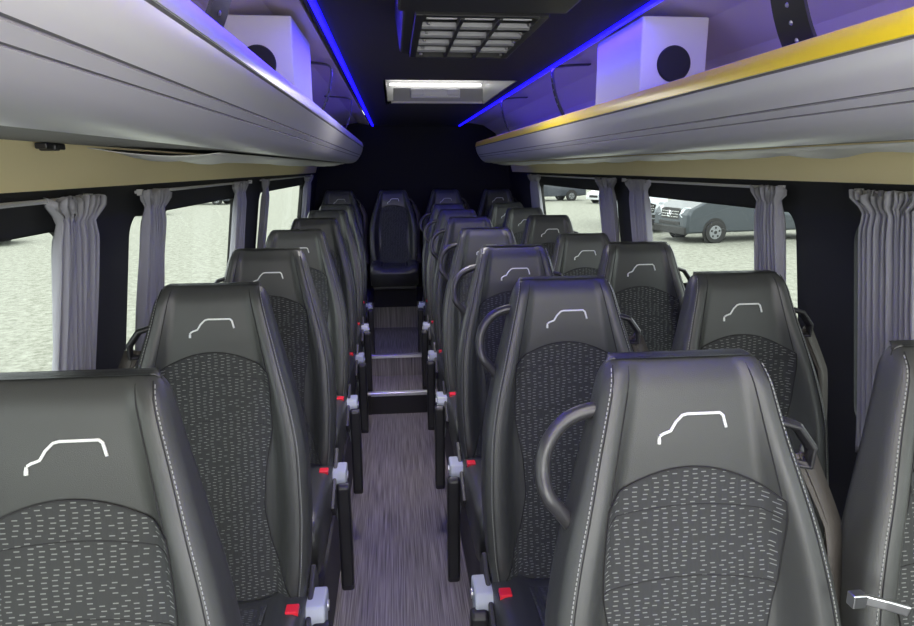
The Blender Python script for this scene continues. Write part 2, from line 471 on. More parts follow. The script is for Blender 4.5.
# curved rack hangers
def hanger(side, y, wide, label):
    x0, x1 = .80, .705
    pts = [(.86, .432), (.80, .430), (.722, .424), (.700, .415), (.694, .395), (.700, .35), (.716, .29), (.742, .235), (.775, .18)]
    if wide: pts = [(.86, .440), (.78, .436), (.725, .42), (.712, .39), (.714, .34), (.728, .28), (.755, .22), (.80, .16), (.84, .125)]
    # smooth
    P3 = [Vector((sx(side, a), 0, b)) for a, b in pts]
    for _ in range(2):
        q = [P3[0]]
        for a, b in zip(P3, P3[1:]): q += [a*.75+b*.25, a*.25+b*.75]
        q.append(P3[-1]); P3 = q
    root = empty('rack_hanger', (0, y, 1.87)); tag(root, label, 'bracket', 'curved rack hangers')
    bm = bmesh.new(); hw = .048 if wide else .018
    tube(bm, P3, 0, n=4, flat=(.004, hw) if False else (hw, .003), up=(0, 1, 0))
    link('strap', bm, M['acblk'], root)
    for k in range(10):
        bm = bmesh.new(); i = int(len(P3)*(.28+.055*k)); p = P3[min(i, len(P3)-2)]; d = (P3[min(i+1, len(P3)-1)]-P3[i-1]).normalized()
        nrm = Vector((d.z, 0, -d.x)) * (-1 if side > 0 else 1)
        if nrm.x*side > 0: nrm = -nrm
        disc(bm, p + nrm*.002, .006 if wide else .003, 8, nrm, .0035, .003)
        link('rivet', bm, M['metal'], root)
    return root
for side, w in ((-1, 'left'), (1, 'right')):
    hanger(side, 1.20, True, 'wide black curved strap with rivets, nearest on the %s luggage rack' % w)
    hanger(side, 2.87, False, 'thin curved metal hanger just behind the speaker box on the %s rack' % w)
    hanger(side, 4.20, False, 'thin curved metal hanger at the far end of the %s rack' % w)

# speaker boxes
for side, w in ((-1, 'left'), (1, 'right')):
    root = empty('speaker_box', (sx(side, .826), 1.92 + (.07 if side < 0 else 0), 1.87+.118))
    tag(root, 'off-white box with a round black speaker, on the %s luggage rack' % w, 'speaker', 'speaker boxes on the racks')
    bm = bmesh.new(); bx(bm, -.10, .10, 0, .42, 0, .305); link('cabinet', bm, M['box'], root, bevel=.005)
    bm = bmesh.new(); disc(bm, (0, -.001, .175), .052, 40, (0, -1, 0), .008, .048); link('speaker_cone', bm, M['speaker'], root, smooth=False, bevel=.002)

# AC unit
root = empty('air_conditioning_unit', (0, 1.01, ZL)); tag(root, 'black roof air vent unit with a three-column silver grille in the ceiling', 'air vent')
bm = bmesh.new()
v = bx(bm, .028, .345, 0, .93, -.108, 0)
for k in (0, 1, 2, 3): v[k].co.x += (.0 if k in (0, 3) else -.004)
for k in (4, 5, 6, 7): v[k].co.x += (-.012 if k in (4, 7) else .03)
for k in (6, 7): v[k].co.y += .03
link('housing', bm, M['acblk'], root, bevel=.006)
bm = bmesh.new(); bx(bm, .015, .36, 0, .36, -.125, -.10); link('front_lip', bm, M['acblk'], root, bevel=.008)
gx0, gx1, gy0, gy1 = .072, .315, .42, .905
bm = bmesh.new()
zt, zb = -.1075, -.122
bx(bm, gx0-.018, gx0, gy0-.018, gy1+.014, zb, zt); bx(bm, gx1, gx1+.018, gy0-.018, gy1+.014, zb, zt)
bx(bm, gx0, gx1, gy0-.018, gy0, zb, zt); bx(bm, gx0, gx1, gy1, gy1+.014, zb, zt)
for k in (1, 2):
    x = gx0 + (gx1-gx0)*k/3; bx(bm, x-.0045, x+.0045, gy0, gy1, zb-.003, zt)
gr = link('grille', bm, M['black'], root, bevel=.0015)
for k in range(1, 5):
    y = gy0 + (gy1-gy0)*k/5; bm = bmesh.new(); prism(bm, [(y-.003, zt-.004), (y-.002, zb+.002), (y+.006, zb-.002), (y+.008, zb+.001), (y+.004, zt-.001)], lambda p, s: ((gx0, gx1)[s], p[0], p[1])); link('rung', bm, M['rung'], gr)
for k in range(5):
    bm = bmesh.new()
    y = gy0 + (gy1-gy0)*(k+.5)/5
    for c in range(3):
        xa = gx0 + (gx1-gx0)*c/3 + .008; xb = gx0 + (gx1-gx0)*(c+1)/3 - .008
        prism(bm, [(y-.012, zt-.009), (y+.030-.002, zt-.002), (y+.028, zt+.001), (y-.012, zt-.006)], lambda p, s: ((xa, xb)[s], p[0], p[1]))
    link('slat', bm, M['slat'], gr)
for k in range(5):
    for x in (gx0+.012, gx1-.012):
        bm = bmesh.new(); disc(bm, (x, gy0+.045+k*.095, zb), .0045, 10, (0, 0, -1), .004); link('screw', bm, M['metal'], gr)

# roof hatch
root = empty('roof_hatch', ((HX0+HX1)/2, (HY0+HY1)/2, ZL)); tag(root, 'recessed roof hatch with pale sides, grey handle plate and light bar', 'roof hatch')
cx, cy = (HX0+HX1)/2, (HY0+HY1)/2; hx, hy = (HX1-HX0)/2, (HY1-HY0)/2
bm = bmesh.new(); H = .145
bx(bm, hx-.001, hx+.009, -hy, hy, .0, H); bx(bm, -hx-.009, -hx+.001, -hy, hy, 0, H)
bx(bm, -hx, hx, -hy-.008, -hy+.0, 0, H); bx(bm, -hx-.009, hx+.009, hy, hy+.012, .0, H); bx(bm, -hx-.009, hx+.009, -hy-.008, hy+.012, H, H+.01)
link('recess', bm, M['hatchside'], root)
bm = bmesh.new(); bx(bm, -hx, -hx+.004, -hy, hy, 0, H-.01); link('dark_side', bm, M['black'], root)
bm = bmesh.new(); bx(bm, -hx+.045, hx-.01, hy-.05, hy-.03, .012, .098); pl = link('back_plate', bm, M['hatch'], root, bevel=.004)
bm = bmesh.new(); bx(bm, -hx+.03, hx-.01, hy-.05, hy-.01, -.0, .012); link('lower_edge', bm, M['rackend'], root, bevel=.002)
bm = bmesh.new(); bx(bm, -.17, .16, hy-.085, hy-.051, .040, .090); bx(bm, -.17, .16, hy-.10, hy-.075, .030, .045)
bx(bm, -.17, -.08, hy-.10, hy-.05, .045, .086); bx(bm, .07, .16, hy-.10, hy-.05, .045, .086)
link('handle', bm, M['slat'], pl, bevel=.006)
bm = bmesh.new(); bx(bm, -hx+.02, hx-.02, hy-.055, hy-.035, .112, .126); link('light_bar', bm, M['lamp'], root, bevel=.004)

# ------------------------------------------------------------------ seats
Wtab = smooth_tab([(0, .214), (.12, .229), (.3, .237), (.5, .232), (.57, .223), (.66, .207), (.75, .186), (.905, .150), (1., .131)])
Itab_c = smooth_tab([(0, .205), (.07, .175), (.18, .134), (.3, .116), (.42, .123), (.56, .145), (.70, .146), (.78, .138)], it=3)
Btab = smooth_tab([(0, .6), (.1, 1), (.5, 1), (.72, .75), (.85, .3), (1., .12)])
RT = .048; RF = .036; RB = .020
class Back:
    def __init__(s, zj, H): s.zj, s.H = zj, H
    def y0(s, t): return .165*t + .012*math.sin(PI*min(t, 1)*1.0)*-1 + .0
    def T(s, t): return .088 - .022*t
    def off(s, a, t):          # front offset at |a|<=1
        a = abs(a); b = interp(t, Btab)
        k = min(max((a-.60)/.22, 0), 1); k = k*k*(3-2*k)
        o = .032*b*(1-k) - .030*b*k
        if a > .86:
            e = min((a-.86)/.14, 1); o += .026*(1-math.sqrt(max(0, 1-e*e)))
        return o
    def z(s, t): return s.zj + s.H*t
    def surf(s, x, t, lift=0):
        t = min(t, 1.0); w = interp(t, Wtab); a = max(-1, min(1, x/w))
        zt = s.z(t); y = s.y0(t) + s.off(a, t)
        top = s.z(1) - RT
        if zt > top:
            ph = min(1, (zt-top)/RT); y += RF*(1-math.sqrt(max(0, 1-ph*ph)))
        return Vector((x, y-lift, zt))
    def body(s):
        bm = bmesh.new(); rings = []
        As = [0, .12, .24, .36, .48, .56, .60, .64, .68, .72, .76, .80, .83, .86] + [.86+.14*math.sin(PI/2*k/7) for k in range(1, 8)]
        nt_ = 44; tt = [(k/nt_)*(1-RT/s.H) - 0.02*(1-k/nt_) for k in range(nt_+1)]
        def ring(t, fr, sh, fb=0):
            w = interp(t, Wtab)-sh; T = s.T(t); y0 = s.y0(t); z = s.z(t)
            half = [(a*w, y0+s.off(a, t)+fr) for a in As]
            ye = half[-1][1]
            half += [(w, ye + (y0+T-.024-fb-ye)*k/3) for k in (1, 2)]
            half += [((.86+.14*math.sin(PI/2*k/5))*w, y0+T-fb-.024*(1-math.cos(PI/2*(k)/5))) for k in (5, 4, 3, 2, 1, 0)]
            half += [(a*w, y0+T-fb) for a in (.6, .3, 0)]
            pts = half + [(-x, y) for x, y in half[-2:0:-1]]
            return [bm.verts.new((x, y, z)) for x, y in pts]
        for t in tt: rings.append(ring(t, 0, 0))
        for k in range(1, 8):
            ph = PI/2*k/7; z = s.z(1)-RT+RT*math.sin(ph); t = (z-s.zj)/s.H
            rings.append(ring(t, RF*(1-math.cos(ph)), .018*(1-math.cos(ph)), RB*(1-math.cos(ph))))
        n = len(rings[0])
        for A, B in zip(rings, rings[1:]):
            for i in range(n): j = (i+1) % n; bm.faces.new((A[i], A[j], B[j], B[i]))
        R = rings[-1]; h = n//2
        for i in range(h):            # cap: pair mirrored points
            a, b, c, d = R[i], R[(i+1)], R[(n-i-1) % n], R[(n-i) % n]
            vs = []
            for q in (a, b, c, d):
                if q not in vs: vs.append(q)
            if len(vs) >= 3:
                try: bm.faces.new(vs)
                except ValueError: pass
        bm.faces.new(rings[0])
        return bm

def dashes(bm, f, n, L=.0055, w=.0009, duty=.6):
    for k in range(n):
        p = f(k/n); q = f((k+duty)/n)
        tube(bm, [p, q], w, n=4)

def make_seat(kind, zj=.40, H=.82):
    root = empty('coach_seat', (0, 0, 0)); B = Back(zj, H)
    side = 1 if kind in ('aisle_right', 'window_right', 'rear') else -1      # belt side
    back = link('backrest', B.body(), M['leather'], root, smooth=True)
    # fabric panel with arched top
    bm = bmesh.new()
    def tmax(u): return .745 + .060*(1-u*u)
    def fp(i, j, lift=.0022):
        u = i*2-1; t = -.01 + (tmax(u)-.008+.01)*j; w = interp(t, Itab_c)
        return B.surf(u*w, t, lift)
    grid(bm, 24, 46, fp)
    link('fabric_panel', bm, M['fabric'], root, smooth=True)
    # seams
    bm = bmesh.new()
    arch = [fp(i/24, 1, .003) for i in range(25)]; tube(bm, arch, .0016, 5)
    for sg in (0, 1): tube(bm, [fp(sg, j/40, .002) for j in range(41)], .0014, 5)
    for t0 in (.70, .56):
        tube(bm, [B.surf((i/12-1)*interp(t0, Itab_c), t0 + .022*(1-(i/12-1)**2), .0022) for i in range(25)], .0012, 5)
    for sg in (-1, 1):     # inner seams above the fabric
        tube(bm, [B.surf(sg*(.138 + (.095-.138)*k/24), .745 + .253*k/24, .0008) for k in range(25)], .0011, 5)
        tube(bm, [B.surf(sg*.91*interp(t/40*.992, Wtab), t/40*.992, .0004) for t in range(41)], .0011, 5)
    link('seams', bm, M['seam'], back)
    for sg in (-1, 1):
        bm = bmesh.new(); dashes(bm, lambda q: B.surf(sg*.93*interp(q*.99, Wtab), q*.99, .0006), 122, w=.0009)
        link('stitching', bm, M['thread'], back)
    # emblem: outline of a car roof
    ez = H - .104 + zj
    pl = [(-.056, -.024), (-.0555, -.012), (-.049, -.008), (-.037, -.004), (-.029, .009), (-.018, .0195), (-.010, .0215), (.044, .0215), (.049, .017), (.054, -.002)]
    bm = bmesh.new()
    def es(x, z, l): return B.surf(x+.004, (ez+z-zj)/H, l)
    den = []
    for a, b in zip(pl, pl[1:]):
        for k in range(4): den.append((a[0]+(b[0]-a[0])*k/4, a[1]+(b[1]-a[1])*k/4))
    den.append(pl[-1])
    tube(bm, [es(x, z, .0012) for x, z in den], [.0030]*3+[.0024]*(len(den)-3), 6)
    o = link('emblem', bm, M['silver'], back, smooth=True); o['label'] = 'silver car-roof emblem'
    # cushion
    bm = bmesh.new(); y_f, y_b = -.46, .03
    def cush(v):
        rings = []
        n = 20
        for k in range(n+1):
            y = y_b + (y_f-y_b)*k/n
            q = max(0, (k/n-.82)/.18); dz = .055*(1-math.sqrt(max(0, 1-q*q)))
            w = .222 - .012*q*q
            ring = []
            pr = []
            for a in [0, .2, .4, .55, .65, .75, .85]: pr.append((a*w, zt(a, y) - dz))
            for m_ in range(1, 6):
                th = PI/2*m_/5; pr.append(((.85+.15*math.sin(th))*w, zt(.85, y)-dz-.03*(1-math.cos(th))))
            pr += [(w, zj-.08), (w*.98, zj-.135), (w*.9, zj-.145), (0, zj-.145)]
            pts = pr + [(-x, z) for x, z in pr[-2:0:-1]]
            rings.append([bm.verts.new((x, y - (.0 if z > zj-.1 else -.03*q), z)) for x, z in pts])
        n2 = len(rings[0])
        for A, C in zip(rings, rings[1:]):
            for i in range(n2): j = (i+1) % n2; bm.faces.new((A[i], A[j], C[j], C[i]))
        bm.faces.new(rings[0]); bm.faces.new(rings[-1][::-1])
    def zt(a, y):
        a = abs(a); k = min(max((a-.45)/.3, 0), 1); k = k*k*(3-2*k)
        return zj + .012 + .028*k + .02*min(1, max(0, -y/.45))
    cush(0)
    cu = link('seat_cushion', bm, M['leather'], root, smooth=True)
    bm = bmesh.new()
    def cf(i, j):
        u = i*2-1; y = -.02 + (-.36)*j; x = u*.125
        return (x, y, zt(x/.222, y) + .0022)
    grid(bm, 12, 12, cf); link('cushion_fabric', bm, M['fabricseat'], cu, smooth=True)
    # base: side valances, pedestal
    bm = bmesh.new(); bx(bm, -.20, .20, -.40, .05, zj-.175, zj-.140); link('seat_pan', bm, M['frame'], root, bevel=.008)
    if kind == 'rear':
        bm = bmesh.new(); bx(bm, -.20, .20, -.32, .05, 0, zj-.175); link('pedestal', bm, M['rear'], root, bevel=.006)
    for xx in (-.13, .13):
        if kind == 'rear': break
        bm = bmesh.new()
        prism(bm, [(-.30, 0), (.02, 0), (.02, .02), (-.10, .03), (-.14, zj-.175), (-.22, zj-.175), (-.26, .03), (-.30, .02)], lambda p, s: (xx + (-.018, .018)[s], p[0], p[1]))
        link('leg', bm, M['frame'], root, bevel=.004)
    # recliner side cover on both sides
    for sg in (-1, 1):
        bm = bmesh.new()
        prism(bm, [(.10, zj-.12), (-.10, zj-.12), (-.16, zj-.06), (-.10, zj-.03), (.03, zj+.03), (.09, zj+.06), (.13, zj)], lambda p, s: (sg*(.222 + (.0, .014)[s]), p[0], p[1]))
        link('side_cover', bm, M['frame'], root, bevel=.004)
    ai = -side      # aisle side
    if kind in ('aisle_right', 'left'):
        ax = ai*.243
        arm = empty('armrest', (0, 0, 0)); arm.parent = root
        bm = bmesh.new()
        prism(bm, [(-.035, zj-.10), (-.045, zj-.01), (-.030, zj+.016), (.055, zj+.016), (.065, zj-.02), (.03, zj-.05), (.0, zj-.10)], lambda p, s: (ax+(-.027, .027)[s], p[0], p[1])); hb = link('hinge_block', bm, M['grey'], arm, bevel=.006); hb['label'] = 'pale grey hinge block'
        bm = bmesh.new()
        pts = [(ax-ai*.004, .028, zj-.035), (ax-ai*.012, .02, zj-.10), (ax-ai*.012, .03, zj-.17), (ax-ai*.008, .05, zj-.22)]
        tube(bm, pts, 0, n=4, flat=(.018, .009), up=(0, 1, 0)); link('bracket_arm', bm, M['grey'], arm, smooth=False, bevel=.003)
        bm = bmesh.new()
        pr = [(-.030, zj-.035), (-.015, zj-.02), (.012, zj-.025), (.030, zj-.12), (.036, zj-.26), (.030, zj-.40), (.012, zj-.47), (-.012, zj-.475), (-.028, zj-.44), (-.024, zj-.26), (-.028, zj-.12)]
        pr = [(a-.035, b) for a, b in pr]
        prism(bm, pr, lambda p, s: (ax + ai*.017 + (-.024, .024)[s], p[0], p[1])); link('armrest_pad', bm, M['black'], arm, bevel=.015, seg=3)
        bm = bmesh.new(); disc(bm, (ax+ai*.0265, .03, zj-.025), .014, 16, (ai, 0, 0), .004); link('hinge_cap', bm, M['metal'], arm)
        # buckle
        bm = bmesh.new()
        px = ai*.196
        prism(bm, [(-.012, zj-.06), (.012, zj-.06), (.016, zj+.028), (-.016, zj+.028)], lambda p, s: (px + p[0]*1.2, (-.085, -.055)[s], p[1]+.012))
        bk = link('buckle', bm, M['black'], root, bevel=.003)
        bm = bmesh.new(); bx(bm, px-.016, px+.016, -.088, -.056, zj+.022, zj+.050); o = link('red_button', bm, M['red'], bk, bevel=.003)
    if kind == 'aisle_right':
        bm = bmesh.new(); pts = []
        za, zb = zj+H*.905, zj+H*.715
        wa, wb = interp(.905, Wtab), interp(.715, Wtab)
        ya = B.y0(.885)+.035; yb = B.y0(.665)+.035
        ctrl = [(-wa+.02, ya, za), (-wa-.012, ya, za-.002), (-wa-.048, ya, za-.018), (-wa-.078, (ya*2+yb)/3, za-.050), (-wa-.086, (ya+yb)/2, za-.090), (-wb-.038, yb, zb+.030), (-wb-.016, yb, zb+.006), (-wb+.004, yb, zb-.022)]
        P3 = [Vector(c) for c in ctrl]
        for _ in range(3):
            q = [P3[0]]
            for a, b in zip(P3, P3[1:]): q += [a*.75+b*.25, a*.25+b*.75]
            q.append(P3[-1]); P3 = q
        tube(bm, P3, .0125, 12, up=(0, 1, 0)); o = link('grab_handle', bm, M['handle'], root, smooth=True)
    # belt guide and strap
    tg = .84; wg = interp(tg, Wtab); yg = B.y0(tg)+.03
    bm = bmesh.new()
    g = [Vector((side*(wg-.015), yg-.01, zj+H*tg+.030)), Vector((side*(wg+.012), yg-.015, zj+H*tg+.022)), Vector((side*(wg+.036), yg-.02, zj+H*tg-.012)), Vector((side*(wg+.038), yg-.02, zj+H*tg-.040)), Vector((side*(wg+.010), yg, zj+H*tg-.045))]
    tube(bm, g, .0085, 8, flat=(.016, .0075), up=(0, 1, 0)); link('belt_guide', bm, M['black'], root, bevel=.004)
    bm = bmesh.new()
    sp = []
    for k in range(24):
        q = k/23; t = tg-.035 - (tg-.035)*q
        w = interp(t, Wtab)
        sp.append(Vector((side*min(w+.026+.014*math.sin(q*PI), .240), B.y0(t)+.028-.015*q, zj+H*t)))
    # webbing: three slightly folded bands
    for dd, tw in ((0, 0), (.012, .5)):
        rings = []
        for k, p in enumerate(sp):
            a = .15 + tw*.8 + .45*math.sin(k*.16+tw*2); hw = .022
            d = Vector((math.cos(a)*side, math.sin(a), 0))*hw
            n_ = Vector((-d.y, d.x, 0)).normalized()*.0012
            c = p + Vector((side*.006*math.sin(k*.3+tw), dd, 0))
            rings.append([bm.verts.new(c+d+n_), bm.verts.new(c+n_*2.2), bm.verts.new(c-d+n_), bm.verts.new(c-d-n_), bm.verts.new(c-n_*.2), bm.verts.new(c+d-n_)])
        for A, C in zip(rings, rings[1:]):
            for i in range(6): j = (i+1) % 6; bm.faces.new((A[i], A[j], C[j], C[i]))
        bm.faces.new(rings[0]); bm.faces.new(rings[-1][::-1])
    bl = link('seat_belt', bm, M['webbing'], root, smooth=True)
    return root

ZP = .358
XL, XA, XWn = -.474, .456, .956
DT = [.956 + .75*i for i in range(7)]
ordn = ['front', 'second', 'third', 'fourth', 'fifth', 'sixth', 'seventh']
def place(proto, used, x, dtop, z, label, group):
    o = proto if not used else copy_tree(proto)
    o.location = (x, dtop-.20, z); tag(o, label, 'seat', group); return o
Lp = make_seat('left'); Ap = make_seat('aisle_right'); Wp = make_seat('window_right')
tagrow = {0: 'nearest the camera', 6: 'the last before the rear bench row'}
for i, d in enumerate(DT):
    ex = 'nearest of all' if i == 0 else ('last before the rear row' if i == 6 else '%s from the front' % ordn[i])
    place(Lp, i > 0, XL, d-.015, ZP, 'grey leather coach seat left of the aisle, %s' % ex, 'single seats left of the aisle')
    place(Ap, i > 0, XA, d, ZP-.005, 'grey leather coach seat with grab handle right of the aisle, %s' % ex, 'aisle seats with grab handles')
    place(Wp, i > 0, XWn - (.008 if i == 0 else 0), d, ZP - (.04 if i == 3 else 0), 'grey leather coach seat beside the right windows, %s' % ex, 'seats beside the right windows')
Bq = Back(.40, .82); bm = bmesh.new()
q = interp(.53, Wtab)-.004; zz = .40+.82*.585; yy = Bq.y0(.53)-.055
tube(bm, [(q, yy, zz+.006), (q+.030, yy-.012, zz+.002), (q+.062, yy-.02, zz-.006)], 0, n=4, flat=(.008, .0035), up=(0, 0, 1))
bx(bm, q-.018, q+.004, yy-.008, yy+.008, zz-.006, zz+.016)
link('belt_tongue', bm, M['metal'], [c for c in Ap.children if c.name.startswith('seat_belt')][0], bevel=.002)
Rp = make_seat('rear', zj=.36, H=.70)
for i, (x, lb) in enumerate(((-.525, 'dark coach seat in the rear row, against the left wall'), (-.010, 'dark coach seat in the rear row, facing straight down the aisle'),
                 (.505, 'dark coach seat in the rear row, just right of the aisle end'), (1.02, 'dark coach seat in the rear row, against the right wall'))):
    place(Rp, i > 0, x, 6.40, .60, lb, 'rear row seats')

# ------------------------------------------------------------------ curtains and rails
def curtain(side, ya, yb, folds, label, zt=1.803, zb=1.08, seed=0):
    bm = bmesh.new(); rnd = random.Random(seed); ph = [rnd.uniform(0, 6.28) for _ in range(8)]
    W = yb-ya; yc = (ya+yb)/2
    nu, nv = folds*14, 40
    def f(u, v):
        z = zt + (zb-zt)*v
        hd = math.exp(-((v-.075)/.035)**2)           # gathered below the header
        flare = 1.0 + (.25 if v < .04 else 0) - .10*hd + .06*math.sin(v*3+ph[0])
        uu = u + .012*math.sin(u*17+ph[1]+v*2)
        y = yc + (uu-.5)*W*flare*(.92)
        amp = .014 - .006*hd
        x = .030 + amp*math.sin(uu*folds*2*PI + ph[2] + .8*math.sin(v*2.2+ph[3]) + .5*math.sin(uu*9+ph[4])) + .005*math.sin(uu*folds*4.6*PI+ph[5]+v*3)
        if v < .06: x += .008*math.sin(u*folds*5*PI) ; z += .008*math.sin(u*folds*3.3*PI+ph[6])*(1-v/.06)
        return (sx(side, xw(z) - x - .012), y-yc, z-zb)
    grid(bm, nu, nv, f)
    root = link('curtain', bm, M['curtain'], smooth=True)
    md = root.modifiers.new('s', 'SOLIDIFY'); md.thickness = .0015
    root.location = (0, yc, zb)
    tag(root, label, 'curtain', 'gathered grey window curtains')
    return root
cl = [(-1, 1.51, 1.70, 8, 'grey gathered curtain at the left window nearest the camera'),
      (-1, 2.03, 2.20, 8, 'grey gathered curtain at the near edge of the middle left window'),
      (-1, 3.16, 3.38, 8, 'grey gathered curtain at the far edge of the middle left window'),
      (-1, 3.86, 3.95, 4, 'narrow curtain at the near edge of the rearmost left window'),
      (-1, 5.70, 6.00, 7, 'grey curtain at the far edge of the rearmost left window'),
      (1, 1.34, 1.58, 10, 'grey gathered curtain at the right window nearest the camera'),
      (1, 1.90, 2.055, 7, 'grey gathered curtain at the near edge of the middle right window'),
      (1, 2.99, 3.22, 8, 'grey gathered curtain at the far edge of the middle right window'),
      (1, 3.46, 3.72, 8, 'grey gathered curtain at the near edge of the rearmost right window'),
      (1, 5.30, 5.68, 7, 'grey curtain at the far edge of the rearmost right window')]
for k, (s_, a, b, n, lb) in enumerate(cl): curtain(s_, a, b, n, lb, seed=k)
nm3 = ['nearest', 'middle', 'rearmost']
for side, rr, w in ((-1, [(-.5, 1.71), (2.04, 3.58), (3.92, 6.22)], 'left'), (1, [(-.5, 1.595), (1.93, 3.35), (3.50, 5.70)], 'right')):
    for k, (a, b) in enumerate(rr):
        bm = bmesh.new(); x = sx(side, xw(1.80)-.024)
        tube(bm, [(x, 0, 0), (x, b-a, 0)], .0055, 8); bx(bm, x-.008, x+.008, -.004, .012, -.009, .009); bx(bm, x-.008, x+.008, b-a-.012, b-a+.004, -.009, .009)
        xx = sorted((x, sx(side, xw(1.80)-.001)))
        bx(bm, xx[0], xx[1], .02, .035, -.004, .004); bx(bm, xx[0], xx[1], b-a-.035, b-a-.02, -.004, .004)
        o = link('curtain_rail', bm, M['rail'], smooth=False); o.location = (0, a, 1.802)
        tag(o, 'thin pale curtain rail over the %s %s window' % (nm3[k], w), 'curtain rail', 'curtain rails')

# ------------------------------------------------------------------ outside
GZ = -.55
bm = bmesh.new(); v = [bm.verts.new(p) for p in ((-150, -100, GZ), (150, -100, GZ), (150, 220, GZ), (-150, 220, GZ))]; bm.faces.new(v)
struct('ground', bm, M['gravel'])

def vehicle(kind, paint, label, loc, rz, group='parked vehicles outside'):
    root = empty('van' if kind == 'van' else 'car', (loc[0], loc[1], GZ), rz)
    tag(root, label, 'van' if kind == 'van' else 'car', group)
    if kind == 'van':
        prof = [(1.0, .32), (1.04, .55), (1.02, .90), (.93, 1.08), (.50, 1.28), (.22, 1.40), (-.62, 2.28), (-1.0, 2.52), (-1.6, 2.60), (-4.6, 2.60), (-4.82, 2.45), (-4.88, 1.2), (-4.88, .40), (-4.3, .34)]
        hw, wr, wb, wh = .98, .35, -3.66, 1.35
        hwz = lambda z: hw if z < wh else hw - (z-wh)*.11
    else:
        prof = [(.82, .25), (.86, .45), (.80, .68), (.40, .84), (-.15, .92), (-.85, 1.36), (-1.3, 1.46), (-2.3, 1.44), (-3.1, 1.10), (-3.35, .95), (-3.40, .5), (-3.3, .28)]
        hw, wr, wb, wh = .88, .31, -2.6, .85
        hwz = lambda z: hw if z < wh else hw - (z-wh)*.35
    bm = bmesh.new()
    ys = [-1, -.93, 0, .93, 1]
    def pt(p, yy):
        k = .965 if abs(yy) == 1 else 1
        cx0 = -1.9; cz0 = 1.2 if kind == 'van' else .7
        return ((p[0]-cx0)*k+cx0, hwz(p[1])*yy, (p[1]-cz0)*k+cz0)
    rows = [[bm.verts.new(pt(p, y)) for p in prof] for y in ys]
    n = len(prof)
    for A, B in zip(rows, rows[1:]):
        for i in range(n): j = (i+1) % n; bm.faces.new((A[i], A[j], B[j], B[i]))
    bm.faces.new(rows[0]); bm.faces.new(rows[-1][::-1])
    body = link('body', bm, paint, root, bevel=.03)
    E_ = .012
    for sg in (-1, 1):
        for wx in (0, wb):
            bm = bmesh.new(); disc(bm, (wx, sg*(hw-.02), wr+.02), wr+.085, 28, (0, sg, 0), .028); link('wheel_arch', bm, M['rubber'], root)
            bm = bmesh.new(); disc(bm, (wx, sg*(hw-.16), wr), wr, 28, (0, sg, 0), .215); wl = link('wheel', bm, M['rubber'], root, bevel=.02)
            bm = bmesh.new(); disc(bm, (wx, sg*(hw+.050), wr), wr*.64, 24, (0, sg, 0), .012, wr*.60)
            link('rim', bm, M['rim'], wl)
            bm = bmesh.new()
            for k in range(5):
                a = 2*PI*k/5+.3; c = (wx + math.cos(a)*wr*.42, sg*(hw+.060), wr + math.sin(a)*wr*.42); disc(bm, c, wr*.11, 10, (0, sg, 0), .006)
            disc(bm, (wx, sg*(hw+.060), wr), wr*.16, 12, (0, sg, 0), .010)
            link('rim_holes', bm, M['rubber'], wl)
        def sp(pl, name, m, th=E_):
            bm = bmesh.new(); prism(bm, pl, lambda p, s: (p[0], sg*(hwz(p[1]) - .02 + (0, .02+th)[s]), p[1])); return link(name, bm, m, root)
        if kind == 'van':
            sp([(-.05, 1.42), (-.72, 2.12), (-1.25, 2.14), (-1.25, 1.36), (-.3, 1.34)], 'door_window', M['carglass'])
            for k in range(3):
                a = -1.42 - k*1.12; sp([(a, 1.42), (a, 2.12), (a-1.02, 2.12), (a-1.02, 1.42)], 'side_window', M['carglass'])
            for xx in (-.46, -1.33, -2.6):
                sp([(xx, .45), (xx, 1.9), (xx-.014, 1.9), (xx-.014, .45)], 'door_gap', M['rubber'], .003)
            sp([(-1.12, 1.14), (-1.12, 1.19), (-1.28, 1.19), (-1.28, 1.14)], 'door_handle', M['rubber'], .03)
            bm = bmesh.new(); bx(bm, -.22, -.02, sg*(hw+.05)-.0 if sg > 0 else sg*(hw+.05)-.2, sg*(hw+.05)+.2 if sg > 0 else sg*(hw+.05), 1.42, 1.78)
            bx(bm, -.18, -.08, min(sg*(hw-.06), sg*(hw+.08)), max(sg*(hw-.06), sg*(hw+.08)), 1.44, 1.52); link('mirror', bm, M['rubber'], root, bevel=.03)
            bm = bmesh.new(); prism(bm, [(.45, .90), (.50, 1.06), (.62, 1.14), (.80, 1.13), (.82, .95), (.74, .84), (.60, .82)], lambda p, s: (1.03-(p[0]-.45)*.0 - (.0 if p[0] < .7 else (p[0]-.7)*1.2) - (p[1]-.82)*.25 + (-.10, .012)[s], sg*(p[0]+.07), p[1]))
            link('headlight', bm, M['lens'], root, bevel=.01)
        else:
            sp([(-.35, .95), (-.95, 1.33), (-1.45, 1.38), (-1.45, .95)], 'side_window', M['carglass'])
            sp([(-1.52, .95), (-1.52, 1.38), (-2.2, 1.36), (-2.85, 1.02), (-2.7, .95)], 'side_window', M['carglass'])
            bm = bmesh.new(); bx(bm, .68, .83, min(sg*.5, sg*.8), max(sg*.5, sg*.8), .58, .70); link('headlight', bm, M['lens'], root, bevel=.02)
